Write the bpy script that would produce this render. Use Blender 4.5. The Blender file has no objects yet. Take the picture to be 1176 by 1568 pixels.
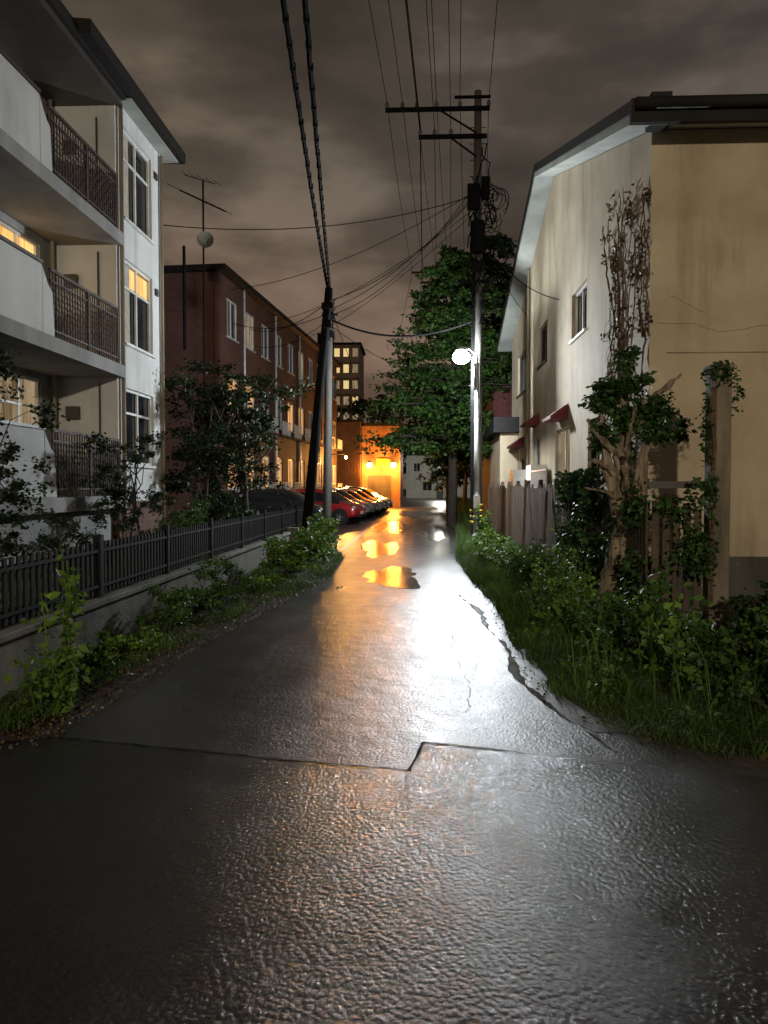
import bpy, math, random
import numpy as np
from mathutils import Vector, Matrix
random.seed(7); rng=np.random.default_rng(7)
R=math.radians
scene=bpy.context.scene
col=scene.collection

# ------------------------------------------------------------------ materials
class NT:
    def __init__(s,m):
        m.use_nodes=True; s.t=m.node_tree; s.n=s.t.nodes; s.l=s.t.links
    def add(s,t,**k):
        n=s.n.new(t)
        for a,b in k.items(): setattr(n,a,b)
        return n
    def ln(s,a,b): s.l.new(a,b)
def ramp(nt,src,stops):
    r=nt.add('ShaderNodeValToRGB'); e=r.color_ramp.elements
    while len(e)<len(stops): e.new(.5)
    for el,(p,c) in zip(e,stops):
        el.position=p
        el.color=(c,c,c,1) if not isinstance(c,(tuple,list)) else (*c,1)
    nt.ln(src,r.inputs['Fac']); return r.outputs['Color']
def mix(nt,f,a,b,mode='MIX'):
    m=nt.add('ShaderNodeMix',data_type='RGBA',blend_type=mode)
    for i,v in ((0,f),(6,a),(7,b)):
        if hasattr(v,'is_linked'): nt.ln(v,m.inputs[i])
        else: m.inputs[i].default_value=v if i==0 else (*v,1)
    return m.outputs[2]
def math_(nt,op,a,b):
    m=nt.add('ShaderNodeMath',operation=op)
    for i,v in enumerate((a,b)):
        if hasattr(v,'is_linked'): nt.ln(v,m.inputs[i])
        else: m.inputs[i].default_value=v
    return m.outputs[0]
def noise(nt,scale,detail=4,vec=None,rough=.55):
    n=nt.add('ShaderNodeTexNoise'); n.inputs['Scale'].default_value=scale
    n.inputs['Detail'].default_value=detail; n.inputs['Roughness'].default_value=rough
    if vec is not None: nt.ln(vec,n.inputs['Vector'])
    return n.outputs['Fac']
def coords(nt):
    return nt.add('ShaderNodeTexCoord').outputs['Object']
def mapping(nt,vec,sc):
    m=nt.add('ShaderNodeMapping'); m.inputs['Scale'].default_value=sc; nt.ln(vec,m.inputs['Vector']); return m.outputs[0]
def mat(name,c1,c2=None,scale=3,rough=.6,r2=None,bump=0,bscale=40,metal=0,streak=False,spec=.5):
    m=bpy.data.materials.new(name); nt=NT(m); b=nt.n['Principled BSDF']
    c2=c2 or tuple(x*.65 for x in c1)
    v=coords(nt)
    vv=mapping(nt,v,(1,1,.18)) if streak else v
    n=noise(nt,scale,6,vv,.6)
    nt.ln(ramp(nt,n,[(.32,c2),(.66,c1)]),b.inputs['Base Color'])
    b.inputs['Metallic'].default_value=metal
    b.inputs['Specular IOR Level'].default_value=spec
    n2=noise(nt,scale*2.3,3,v)
    nt.ln(ramp(nt,n2,[(.3,rough),(.7,r2 if r2 is not None else min(1,rough*1.2))]),b.inputs['Roughness'])
    if bump:
        bp=nt.add('ShaderNodeBump'); bp.inputs['Strength'].default_value=bump; bp.inputs['Distance'].default_value=.02
        nt.ln(noise(nt,bscale,5,v),bp.inputs['Height']); nt.ln(bp.outputs[0],b.inputs['Normal'])
    return m
def stucco(name,c1,c2,dirt):
    m=bpy.data.materials.new(name); nt=NT(m); b=nt.n['Principled BSDF']; v=coords(nt)
    c=ramp(nt,noise(nt,.8,6,v,.6),[(.32,c2),(.66,c1)])
    st=noise(nt,2.2,6,mapping(nt,v,(1,1,.10)),.65)
    st2=noise(nt,.45,3,v)
    f=math_(nt,'MULTIPLY',ramp(nt,st,[(.5,0.),(.72,.75)]),ramp(nt,st2,[(.42,.12),(.6,1.)]))
    nt.ln(mix(nt,f,c,dirt),b.inputs['Base Color']); b.inputs['Roughness'].default_value=.85
    bp=nt.add('ShaderNodeBump'); bp.inputs['Strength'].default_value=.35; bp.inputs['Distance'].default_value=.015
    nt.ln(noise(nt,28,5,v),bp.inputs['Height']); nt.ln(bp.outputs[0],b.inputs['Normal']); return m
def emis(name,c,s,c2=None,vscale=None):
    m=bpy.data.materials.new(name); nt=NT(m); nt.n.remove(nt.n['Principled BSDF'])
    e=nt.add('ShaderNodeEmission'); e.inputs['Strength'].default_value=s; e.inputs['Color'].default_value=(*c,1)
    if c2:
        v=mapping(nt,coords(nt),vscale or (3,3,.3)); n=noise(nt,2.5,3,v)
        nt.ln(ramp(nt,n,[(.35,c2),(.65,c)]),e.inputs['Color'])
    nt.ln(e.outputs[0],nt.n['Material Output'].inputs[0]); return m
def leafmat(name,c1,c2,tr=.3,rough=.5):
    m=bpy.data.materials.new(name); nt=NT(m); b=nt.n['Principled BSDF']
    g=nt.add('ShaderNodeNewGeometry').outputs['Random Per Island']
    c=ramp(nt,g,[(0,c2),(.55,c1),(1,tuple(min(1,x*1.5) for x in c1))])
    n=noise(nt,1.3,2,coords(nt))
    c=mix(nt,ramp(nt,n,[(.35,.0),(.65,.6)]),c,tuple(x*.45 for x in c2))
    nt.ln(c,b.inputs['Base Color']); b.inputs['Roughness'].default_value=rough
    b.inputs['Specular IOR Level'].default_value=.28
    t=nt.add('ShaderNodeBsdfTranslucent'); nt.ln(c,t.inputs['Color'])
    ms=nt.add('ShaderNodeMixShader'); ms.inputs[0].default_value=tr
    nt.ln(b.outputs[0],ms.inputs[1]); nt.ln(t.outputs[0],ms.inputs[2]); nt.ln(ms.outputs[0],nt.n['Material Output'].inputs[0])
    return m
def asphalt(name,cd,cl,fscale,vor,dist,rlo=.2,rhi=.34,wetr=.13,und=3.0,w0=.42,kmin=.6):
    m=bpy.data.materials.new(name); nt=NT(m); b=nt.n['Principled BSDF']; v=coords(nt)
    fine=noise(nt,fscale,4,v,.65)
    vo=nt.add('ShaderNodeTexVoronoi'); vo.inputs['Scale'].default_value=vor; nt.ln(v,vo.inputs['Vector'])
    big=noise(nt,.7,4,v); lane=noise(nt,1.0,6,mapping(nt,v,(1.3,.3,1)),.62)
    c=mix(nt,ramp(nt,big,[(.3,0.),(.7,1.)]),cd,cl)
    c=mix(nt,ramp(nt,fine,[(.45,.0),(.8,.5)]),c,tuple(x*2.0 for x in cl))
    nt.ln(c,b.inputs['Base Color'])
    wet=ramp(nt,lane,[(w0,0.),(w0+.28,1.)])
    rr=ramp(nt,noise(nt,2.2,5,v),[(.3,rlo),(.7,rhi)])
    nt.ln(mix(nt,wet,rr,(wetr,wetr,wetr)),b.inputs['Roughness'])
    h=math_(nt,'ADD',math_(nt,'MULTIPLY',fine,1.0),math_(nt,'MULTIPLY',vo.outputs['Distance'],-1.0))
    patch=noise(nt,1.7,4,v,.6)
    h=math_(nt,'MULTIPLY',h,ramp(nt,wet,[(0,1.),(1,kmin)]))
    h=math_(nt,'MULTIPLY',h,ramp(nt,patch,[(.35,.7),(.65,1.)]))
    h=math_(nt,'ADD',h,math_(nt,'MULTIPLY',noise(nt,5,3,v),und))
    bp=nt.add('ShaderNodeBump'); bp.inputs['Distance'].default_value=dist; bp.inputs['Strength'].default_value=1
    nt.ln(h,bp.inputs['Height'])
    nt.ln(bp.outputs[0],b.inputs['Normal']); b.inputs['Specular IOR Level'].default_value=.5
    return m
def brickmat(name,c1,c2,mort):
    m=bpy.data.materials.new(name); nt=NT(m); b=nt.n['Principled BSDF']; v=coords(nt)
    s=nt.add('ShaderNodeSeparateXYZ'); nt.ln(v,s.inputs[0])
    a=math_(nt,'ADD',s.outputs[0],s.outputs[1])
    cb=nt.add('ShaderNodeCombineXYZ'); nt.ln(a,cb.inputs[0]); nt.ln(s.outputs[2],cb.inputs[1])
    bt=nt.add('ShaderNodeTexBrick'); nt.ln(cb.outputs[0],bt.inputs['Vector'])
    bt.inputs['Color1'].default_value=(*c1,1); bt.inputs['Color2'].default_value=(*c2,1); bt.inputs['Mortar'].default_value=(*mort,1)
    bt.inputs['Scale'].default_value=1; bt.inputs['Brick Width'].default_value=.24; bt.inputs['Row Height'].default_value=.08
    bt.inputs['Mortar Size'].default_value=.008
    n=noise(nt,.8,5,v)
    nt.ln(mix(nt,ramp(nt,n,[(.3,.55),(.7,0.)]),bt.outputs['Color'],tuple(x*.4 for x in c1)),b.inputs['Base Color'])
    b.inputs['Roughness'].default_value=.75
    bp=nt.add('ShaderNodeBump'); bp.inputs['Distance'].default_value=.01; bp.invert=True
    nt.ln(bt.outputs['Fac'],bp.inputs['Height']); nt.ln(bp.outputs[0],b.inputs['Normal'])
    return m

M={}
M['ground']=mat('soil',(.045,.036,.024),(.018,.015,.011),4,.6,.9,.8,30)
M['verge']=mat('verge_soil',(.035,.027,.015),(.012,.012,.006),7,.8,.95,.4,25,spec=.15)
M['asph']=asphalt('wet_asphalt',(.011,.011,.012),(.025,.025,.026),110,55,.0030,.31,.41,.26)
M['asph2']=asphalt('wet_asphalt_coarse',(.008,.008,.009),(.017,.017,.018),80,42,.0049,.14,.22,.12,.8,.5,.85)
M['wetp']=asphalt('standing_water_asphalt',(.009,.009,.010),(.018,.018,.019),140,70,.0009,.15,.22,.13,2.0)
M['tar']=mat('tar_seam',(.004,.004,.004),rough=.8,scale=20,spec=.1)
M['gutter']=mat('gutter_concrete',(.06,.059,.056),(.018,.018,.018),5,.32,.48,.15,60)
M['puddle']=mat('puddle_water',(.004,.004,.005),rough=.12,r2=.2)
M['line']=mat('worn_line_paint',(.5,.48,.42),(.05,.048,.045),6,.35,.5,.2,60)
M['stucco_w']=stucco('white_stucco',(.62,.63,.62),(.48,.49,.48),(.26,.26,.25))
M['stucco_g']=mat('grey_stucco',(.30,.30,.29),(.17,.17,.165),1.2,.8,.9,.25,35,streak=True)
M['beige']=stucco('beige_stucco',(.52,.44,.31),(.37,.30,.20),(.16,.12,.08))
M['beige_st']=mat('stained_stucco',(.36,.27,.17),(.12,.08,.05),4.0,.8,.9,.5,20,streak=True)
M['found']=mat('foundation_concrete',(.10,.095,.085),(.04,.038,.033),2,.8,.9,.4,20,streak=True)
M['conc']=mat('old_concrete',(.15,.14,.115),(.04,.038,.028),2.2,.7,.9,.5,25,streak=True)
M['postc']=mat('post_concrete',(.34,.29,.21),(.18,.15,.10),4,.8,.9,.4,30,streak=True)
M['postd']=mat('post_mossy',(.20,.165,.115),(.06,.05,.035),5,.8,.9,.5,30,streak=True)
M['roof']=mat('dark_roof_metal',(.018,.017,.017),rough=.6,scale=2,spec=.2)
M['soffit']=mat('soffit_paint',(.34,.36,.33),(.22,.23,.21),1.5,.6)
M['frame']=mat('white_window_frame',(.7,.7,.68),(.5,.5,.48),3,.4)
M['fdark']=mat('dark_window_frame',(.06,.05,.045),rough=.4)
M['glass']=mat('window_glass',(.02,.023,.025),(.01,.011,.012),1.5,.06,.12)
M['black']=mat('black_metal',(.012,.012,.013),rough=.5,scale=6,spec=.3)
M['fence']=mat('black_fence_paint',(.008,.008,.008),rough=.6,scale=6,spec=.15)
M['cable']=mat('cable_rubber',(.010,.010,.010),rough=.9,scale=6,spec=.05)
M['rust']=mat('rusty_iron',(.06,.03,.02),(.02,.014,.011),9,.6,.8,.4,50)
M['brick']=brickmat('red_brick',(.16,.065,.042),(.11,.042,.028),(.11,.09,.075))
M['galv']=mat('galvanised_steel',(.5,.51,.5),(.35,.36,.36),4,.35,.5,metal=.4)
M['pole']=mat('concrete_pole',(.12,.115,.105),(.06,.057,.052),3,.7,.8,.3,40,streak=True)
M['wood']=mat('weathered_wood',(.14,.09,.06),(.05,.035,.025),6,.65,.85,.5,30,streak=True)
M['wood2']=mat('brown_slat',(.10,.065,.042),(.028,.02,.015),6,.65,.85,.5,30,streak=True)
M['bark']=mat('bark',(.34,.265,.18),(.045,.032,.022),13,.8,.95,1.0,22,streak=True)
M['barkd']=mat('dark_bark',(.06,.045,.03),(.025,.018,.013),9,.8,.95,1.0,22)
M['vine']=mat('dry_vine',(.15,.09,.058),(.05,.03,.02),8,.9)
M['red']=mat('red_awning',(.16,.014,.014),(.08,.008,.008),5,.7)
M['redd']=mat('dark_red_siding',(.10,.014,.014),(.05,.008,.008),5,.7)
M['siding']=mat('brown_siding',(.33,.17,.09),(.2,.1,.055),2,.55,.7)
M['sidingd']=mat('dark_siding',(.10,.045,.03),(.05,.025,.018),2,.6,.7)
M['yellow']=mat('yellow_band',(.55,.38,.03),(.3,.2,.02),8,.6)
M['tyre']=mat('tyre',(.012,.012,.012),rough=.8)
M['alloy']=mat('wheel_alloy',(.5,.5,.5),rough=.3,metal=.8)
M['cglass']=mat('car_glass',(.012,.014,.016),rough=.04)
M['lightc']=mat('headlight',(.7,.7,.7),rough=.1)
M['tail']=mat('tail_light',(.3,.01,.01),rough=.15)
M['plate']=mat('plate',(.6,.6,.55),rough=.4)
M['curtain']=mat('curtain',(.45,.42,.36),(.3,.27,.22),6,.9)
M['l_green']=leafmat('leaf_green',(.065,.13,.025),(.028,.062,.015),.35)
M['l_lime']=leafmat('leaf_lime',(.12,.20,.03),(.042,.095,.016),.4)
M['l_dark']=leafmat('leaf_dark',(.024,.042,.014),(.010,.020,.008),.2)
M['l_ivy']=leafmat('leaf_ivy',(.045,.095,.022),(.018,.042,.012),.25)
M['l_con']=leafmat('leaf_canopy',(.06,.13,.022),(.016,.038,.012),.4)
M['l_dry']=leafmat('leaf_dry',(.11,.07,.035),(.05,.032,.018),.1)
M['grass']=leafmat('grass_blade',(.075,.13,.022),(.03,.06,.014),.4)
M['win_warm']=emis('lit_room_warm',(1,.62,.22),1.5,(.55,.25,.06))
M['win_soft']=emis('lit_room_soft',(1,.75,.45),.35,(.3,.2,.1))
M['win_or']=emis('lit_room_orange',(1,.5,.15),1.1,(.5,.2,.05))
M['win_far']=emis('lit_room_far',(1,.72,.32),.8)
M['lamp']=emis('lamp_glass_white',(.9,.96,1.0),60)
M['lampb']=emis('lamp_glass_warm',(1,.84,.60),60)
M['lampo']=emis('lamp_glass_sodium',(1,.55,.12),60)

# ------------------------------------------------------------------ builders
def empty(name,loc=(0,0,0),rz=0):
    e=bpy.data.objects.new(name,None); e.location=loc; e.rotation_euler=(0,0,rz); e.empty_display_size=.3
    col.objects.link(e); return e
def plight(name,loc,power,colr,rad,parent):
    l=bpy.data.lights.new(name,'POINT'); l.energy=power; l.color=colr; l.shadow_soft_size=rad
    o=bpy.data.objects.new(name,l); o.location=loc; col.objects.link(o); o.parent=parent
class MB:
    def __init__(s): s.v=[]; s.f=[]
    def quad(s,*p):
        i=len(s.v); s.v+= [tuple(q) for q in p]; s.f.append(tuple(range(i,i+len(p)))); return s
    def box(s,x0,x1,y0,y1,z0,z1):
        if x0>x1:x0,x1=x1,x0
        if y0>y1:y0,y1=y1,y0
        if z0>z1:z0,z1=z1,z0
        i=len(s.v)
        s.v+=[(x0,y0,z0),(x1,y0,z0),(x1,y1,z0),(x0,y1,z0),(x0,y0,z1),(x1,y0,z1),(x1,y1,z1),(x0,y1,z1)]
        for f in ((0,3,2,1),(4,5,6,7),(0,1,5,4),(1,2,6,5),(2,3,7,6),(3,0,4,7)): s.f.append(tuple(i+k for k in f))
        return s
    def prism(s,poly,axis,a,b):
        n=len(poly); i=len(s.v)
        for t in (a,b):
            for p in poly:
                s.v.append({0:(t,p[0],p[1]),1:(p[0],t,p[1]),2:(p[0],p[1],t)}[axis])
        s.f.append(tuple(i+k for k in range(n))[::-1]); s.f.append(tuple(i+n+k for k in range(n)))
        for k in range(n): s.f.append((i+k,i+(k+1)%n,i+n+(k+1)%n,i+n+k))
        return s
    def tube(s,pts,rad,n=6,caps=True):
        pts=[Vector(p) for p in pts]
        if not hasattr(rad,'__len__'): rad=[rad]*len(pts)
        base=len(s.v); up=None
        for k,p in enumerate(pts):
            d=(pts[min(k+1,len(pts)-1)]-pts[max(k-1,0)]).normalized()
            if up is None: up=Vector((0,0,1)) if abs(d.z)<.9 else Vector((1,0,0))
            a=d.cross(up)
            if a.length<1e-4: a=d.cross(Vector((0,1,0)))
            a.normalize(); b=a.cross(d)
            up=b
            for j in range(n):
                t=2*math.pi*j/n
                s.v.append(tuple(p+(a*math.cos(t)+b*math.sin(t))*rad[k]))
        for k in range(len(pts)-1):
            for j in range(n):
                s.f.append((base+k*n+j,base+k*n+(j+1)%n,base+(k+1)*n+(j+1)%n,base+(k+1)*n+j))
        if caps:
            s.f.append(tuple(base+j for j in range(n))[::-1]); s.f.append(tuple(base+(len(pts)-1)*n+j for j in range(n)))
        return s
    def sphere(s,c,r,nu=14,nv=9,sc=(1,1,1)):
        i=len(s.v)
        for a in range(nv+1):
            ph=math.pi*a/nv
            for b in range(nu):
                t=2*math.pi*b/nu
                s.v.append((c[0]+r*sc[0]*math.sin(ph)*math.cos(t),c[1]+r*sc[1]*math.sin(ph)*math.sin(t),c[2]+r*sc[2]*math.cos(ph)))
        for a in range(nv):
            for b in range(nu): s.f.append((i+a*nu+b,i+(a+1)*nu+b,i+(a+1)*nu+(b+1)%nu,i+a*nu+(b+1)%nu))
        return s
    def make(s,name,m,parent=None,smooth=False,bevel=0):
        me=bpy.data.meshes.new(name); me.from_pydata(s.v,[],s.f); me.update()
        o=bpy.data.objects.new(name,me); me.materials.append(M[m] if isinstance(m,str) else m)
        col.objects.link(o)
        if parent: o.parent=parent
        if smooth: me.polygons.foreach_set('use_smooth',[True]*len(me.polygons))
        if bevel:
            b=o.modifiers.new('b','BEVEL'); b.width=bevel; b.segments=2
        return o
def npmesh(name,V,F,m,parent=None,k=3):
    me=bpy.data.meshes.new(name); nv=len(V); nf=len(F)
    me.vertices.add(nv); me.vertices.foreach_set('co',V.astype(np.float32).ravel())
    me.loops.add(nf*k); me.loops.foreach_set('vertex_index',F.astype(np.int32).ravel())
    me.polygons.add(nf); me.polygons.foreach_set('loop_start',np.arange(0,nf*k,k,dtype=np.int32))
    me.update(calc_edges=True); me.materials.append(M[m])
    o=bpy.data.objects.new(name,me); col.objects.link(o)
    if parent: o.parent=parent
    return o
def leaves(name,P,size,m,parent=None,wr=.62,droop=.0,var=.4):
    P=np.asarray(P); N=len(P)
    d=rng.normal(size=(N,3)); d[:,2]=d[:,2]*.6-droop; d/=np.linalg.norm(d,axis=1)[:,None]
    q=rng.normal(size=(N,3)); q[:,2]+=.9
    w=np.cross(d,q); w/=np.linalg.norm(w,axis=1)[:,None]+1e-6
    nn=np.cross(w,d)
    L=size*(1+var*rng.uniform(-1,1,N))[:,None]; W=L*wr*.5
    v0=P; v2=P+d*L; v1=P+d*L*.42+w*W+nn*L*.1; v3=P+d*L*.42-w*W+nn*L*.1
    V=np.stack([v0,v1,v2,v3],1).reshape(-1,3)
    b=np.arange(N)*4
    F=np.concatenate([np.stack([b,b+1,b+2],1),np.stack([b,b+2,b+3],1)])
    return npmesh(name,V,F,m,parent)
def blades(name,P,h,m,parent=None,w=.012,lean=.35):
    P=np.asarray(P); N=len(P); h=h*rng.uniform(.35,1.25,N)
    cl=np.sin(P[:,0]*5.3+P[:,1]*2.1)+np.sin(P[:,1]*4.7-P[:,0]*3.1+2)+np.sin(P[:,0]*11+P[:,1]*9)*.6
    h=h*(.75+.32*cl)
    h=np.maximum(h,.02)
    a=rng.uniform(0,2*np.pi,N); b=rng.uniform(0,2*np.pi,N)
    l=lean*h*rng.uniform(.2,1.8,N)
    wv=np.stack([np.cos(a)*w,np.sin(a)*w,np.zeros(N)],1)
    lv=np.stack([np.cos(b)*l,np.sin(b)*l,np.zeros(N)],1)
    z=np.zeros((N,3)); z[:,2]=h
    v0=P-wv*.5; v1=P+wv*.5; v2=P+wv*.35+lv*.35+z*.6; v3=P-wv*.35+lv*.35+z*.6; v4=P+lv*1.2+z*.9
    V=np.stack([v0,v1,v2,v3,v4],1).reshape(-1,3); k=np.arange(N)*5
    F=np.concatenate([np.stack([k,k+1,k+2],1),np.stack([k,k+2,k+3],1),np.stack([k+3,k+2,k+4],1)])
    return npmesh(name,V,F,m,parent)
def blob(c,r,n,shell=.5):
    d=rng.normal(size=(n,3)); d/=np.linalg.norm(d,axis=1)[:,None]
    rr=(shell+(1-shell)*rng.uniform(0,1,n))[:,None]*rng.uniform(.75,1.1,n)[:,None]
    return np.array(c)+d*rr*np.array(r)
def clumps(c,r,nc,cr,nper,zmin=-9):
    out=[]
    for _ in range(nc):
        d=rng.normal(size=3); d/=np.linalg.norm(d); q=np.array(c)+d*np.array(r)*rng.uniform(.35,1.0)
        k=cr*rng.uniform(.6,1.3)
        out.append(blob(q,(k,k,k*.65),nper,.2))
    P=np.concatenate(out); return P[P[:,2]>zmin]
def interp(y,tab):
    ys=[t[0] for t in tab]; xs=[t[1] for t in tab]; return np.interp(y,ys,xs)
def wall(mb,axis,c,t,a0,a1,z0,z1,holes):
    A=sorted(set([a0,a1]+[h for q in holes for h in q[:2]])); Z=sorted(set([z0,z1]+[h for q in holes for h in q[2:4]]))
    A=[a for a in A if a0<=a<=a1]; Z=[z for z in Z if z0<=z<=z1]
    for i in range(len(A)-1):
        for j in range(len(Z)-1):
            ca=(A[i]+A[i+1])/2; cz=(Z[j]+Z[j+1])/2
            if any(h[0]<ca<h[1] and h[2]<cz<h[3] for h in holes): continue
            if axis=='x': mb.box(c,c+t,A[i],A[i+1],Z[j],Z[j+1])
            else: mb.box(A[i],A[i+1],c,c+t,Z[j],Z[j+1])
def window(parent,axis,c,s,a0,a1,z0,z1,frame='frame',glass='glass',nm=2,hb=False,depth=.1,fw=.05,curtain=False,sill=True):
    fr=MB(); gl=MB()
    def bx(mb,d0,d1,p0,p1,q0,q1):
        x0=c-s*d0; x1=c-s*d1
        if axis=='x': mb.box(x0,x1,p0,p1,q0,q1)
        else: mb.box(p0,p1,x0,x1,q0,q1)
    bx(fr,depth-.05,depth,a0,a1,z0,z0+fw); bx(fr,depth-.05,depth,a0,a1,z1-fw,z1)
    bx(fr,depth-.05,depth,a0,a0+fw,z0+fw,z1-fw); bx(fr,depth-.05,depth,a1-fw,a1,z0+fw,z1-fw)
    for k in range(1,nm):
        a=a0+(a1-a0)*k/nm; bx(fr,depth-.045,depth-.003,a-fw*.45,a+fw*.45,z0+fw,z1-fw)
    if hb:
        zz=z0+(z1-z0)*hb; bx(fr,depth-.04,depth-.006,a0+fw,a1-fw,zz-fw*.4,zz+fw*.4)
    if sill: bx(fr,-.06,depth-.05,a0-.04,a1+.04,z0-.05,z0)
    bx(gl,depth+.01,depth+.016,a0,a1,z0,z1)
    fr.make('window_frame',frame,parent); gl.make('window_glass',glass,parent)
    if curtain:
        cu=MB()
        bx(cu,depth-.0,depth+.008,a0+fw,a0+(a1-a0)*.33,z0+fw,z1-fw); cu.make('curtain','curtain',parent)

# ------------------------------------------------------------------ ground and road
g=MB().quad((-300,-60,0),(300,-60,0),(300,500,0),(-300,500,0)); g.make('ground','ground')
Lt=[(-25,-18),(4.15,-18),(4.35,-3.3),(4.5,-2.44),(5.16,-2.37),(6.85,-2.27),(9.67,-1.97),(13.5,-1.58),(17,-1.7),(18.5,-1.95),(19.6,-2.9),(20.2,-7.6),(56,-5.6),(57.5,-3.1),(130,-3)]
Rt=[(-25,18),(4.0,18),(4.2,2.3),(4.5,1.75),(5.16,1.2),(6,1.0),(8,1.02),(10.2,1.08),(13,.95),(16.4,.9),(25,1.35),(54,2.4),(130,4.0)]
ys=sorted(set(list(np.arange(-25,4,2))+list(np.arange(3.6,25,.13))+list(np.arange(25,130,2))+[q[0] for q in Lt+Rt]))
mb=MB()
prev=None
for y in ys:
    j=.05 if 5<y<25 else 0
    l=interp(y,Lt)+rng.uniform(-j,j); r=interp(y,Rt)+rng.uniform(-j,j)
    if prev: mb.quad((prev[1],prev[0],.004),(prev[2],prev[0],.004),(r,y,.004),(l,y,.004))
    prev=(y,l,r)
mb.make('road','asph')
seam=[(-9,4.1),(-3.2,4.3),(-2.3,4.74),(-1.4,4.55),(-.6,4.36),(-.05,4.26),(.0,4.52),(.03,4.74),(.35,4.67),(.68,4.55),(1.3,4.42),(2.0,4.22),(9,3.8)]
mb=MB()
for a,b in zip(seam[:-1],seam[1:]): mb.quad((a[0],-6,.008),(b[0],-6,.008),(b[0]+.0001,b[1],.008),(a[0],a[1],.008))
mb.make('road_patch','asph2')
def wetpatch(cx,cy,rx,ry,z=.008):
    mb=MB(); n=60; ph=rng.uniform(0,6,5); pts=[]
    for k in range(n):
        t=2*math.pi*k/n; r=1+.22*math.sin(2*t+ph[0])+.16*math.sin(3*t+ph[1])+.10*math.sin(5*t+ph[2])+.07*math.sin(9*t+ph[3])+.04*math.sin(17*t+ph[4])
        pts.append((cx+rx*r*math.cos(t),cy+ry*r*math.sin(t),z))
    c=(cx,cy,z)
    for a,b in zip(pts,pts[1:]+pts[:1]): mb.quad(c,a,b)
    mb.make('puddle','wetp')
wetpatch(-.45,13.6,.55,1.3); wetpatch(-1.0,20,.45,2.6); wetpatch(-1.0,31,.6,5); wetpatch(.55,27,.35,4)
wetpatch(-.2,45,.8,6)
mb=MB(); pts=[]
for a,b in zip(seam[1:-4],seam[2:-3]):
    n=10
    for k in range(n):
        t=k/n; pts.append(Vector((a[0]+(b[0]-a[0])*t,a[1]+(b[1]-a[1])*t+rng.uniform(-.009,.009),.012)))
for a,b in zip(pts[:-1],pts[1:]):
    d=(b-a).normalized(); p=Vector((-d.y,d.x,0))*rng.uniform(.004,.012); mb.quad(a-p,b-p,b+p,a+p)
mb.make('road_seam','tar')
def crack(name,pts,w=.006):
    mb=MB(); q=[]
    for a,b in zip(pts[:-1],pts[1:]):
        for k in range(12):
            t=k/12; q.append(Vector((a[0]+(b[0]-a[0])*t+rng.uniform(-.025,.025),a[1]+(b[1]-a[1])*t,.009)))
    for a,b in zip(q[:-1],q[1:]):
        p=Vector((w*rng.uniform(.3,1),0,0)); mb.quad(a-p,a+p,b+p,b-p)
    mb.make(name,'tar')
crack('road_crack',[(.35,5.4),(.42,6.2),(.33,7.4),(.45,9.0),(.38,10.5)],.0035)
crack('road_crack',[(.42,6.2),(.5,6.7),(.62,7.6)],.003)
crack('road_crack',[(-1.4,5.6),(-1.3,6.7),(-1.42,7.8)],.003)
mb=MB(); gy=np.arange(5.0,13.6,.1)
gc=[(5.0,1.16),(5.4,1.0),(5.8,.9),(6.6,.88),(7.6,.86),(8.8,.86),(10.2,.82),(12,.8),(13.6,.86)]
pr=None
for y in gy:
    c=interp(y,gc); a=c+.03*math.sin(y*2.3)+.015*math.sin(y*9)+rng.uniform(-.01,.01); b=interp(y,Rt)+.06
    if pr: mb.quad((pr[1],pr[0],.007),(pr[2],pr[0],.007),(b,y,.007),(a,y,.007))
    pr=(y,a,b)
mb.make('gutter','gutter')
mb=MB(); pr=None
for y in np.arange(4.6,11.4,.05):
    c=interp(y,[(4.6,1.2),(5.0,1.08),(5.4,.96),(6.5,.86),(8,.84),(9.5,.78),(11.4,.62)])+.03*math.sin(y*2.7)
    w=.038*(.6+.5*math.sin(y*2.1)+.35*math.sin(y*5.7+1)+.2*math.sin(y*17)+rng.uniform(-.2,.2))*min(1,(y-4.5)*2)*min(1,(11.5-y)*1.2); w=max(w,.003)
    o_=.01*math.sin(y*13)
    if pr: mb.quad((pr[1],pr[0],.010),(pr[2],pr[0],.010),(c+w+o_,y,.010),(c-w*.9,y,.010))
    pr=(y,c-w*.9,c+w+o_)
mb.make('puddle','puddle')
mb=MB(); vv=np.arange(4.3,19,.5)
for a,b in zip(vv[:-1],vv[1:]):
    mb.quad((-3.1,a,.03),(interp(a,Lt)-.03,a,.003),(interp(b,Lt)-.03,b,.003),(-3.1,b,.03))
mb.make('verge','verge')
mb=MB()
for y in np.arange(19,60,1.0): mb.quad((-1.95,y,.012),(-1.83,y,.012),(-1.83,y+.97,.012),(-1.95,y+.97,.012))
for y in np.arange(31,55,2.9): mb.quad((-7,y,.012),(-2.2,y,.012),(-2.2,y+.1,.012),(-7,y+.1,.012))
mb.make('road_marking','line')
MB().box(-5.9,-3.24,-2,19,-.1,.42).make('garden_ground','verge')
w=empty('concrete_wall'); mb=MB()
for y in np.arange(-1,18.4,1.95): mb.box(-3.22,-3.1,y,y+1.94,-.1,.44)
mb.make('panels','conc',w,bevel=.008)
MB().box(-3.25,-3.06,-1,18.5,.44,.50).make('coping','conc',w,bevel=.01)
MB().box(-3.24,-2.9,18.5,18.7,-.1,.6).make('end_pier','conc',w,bevel=.01)

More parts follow.
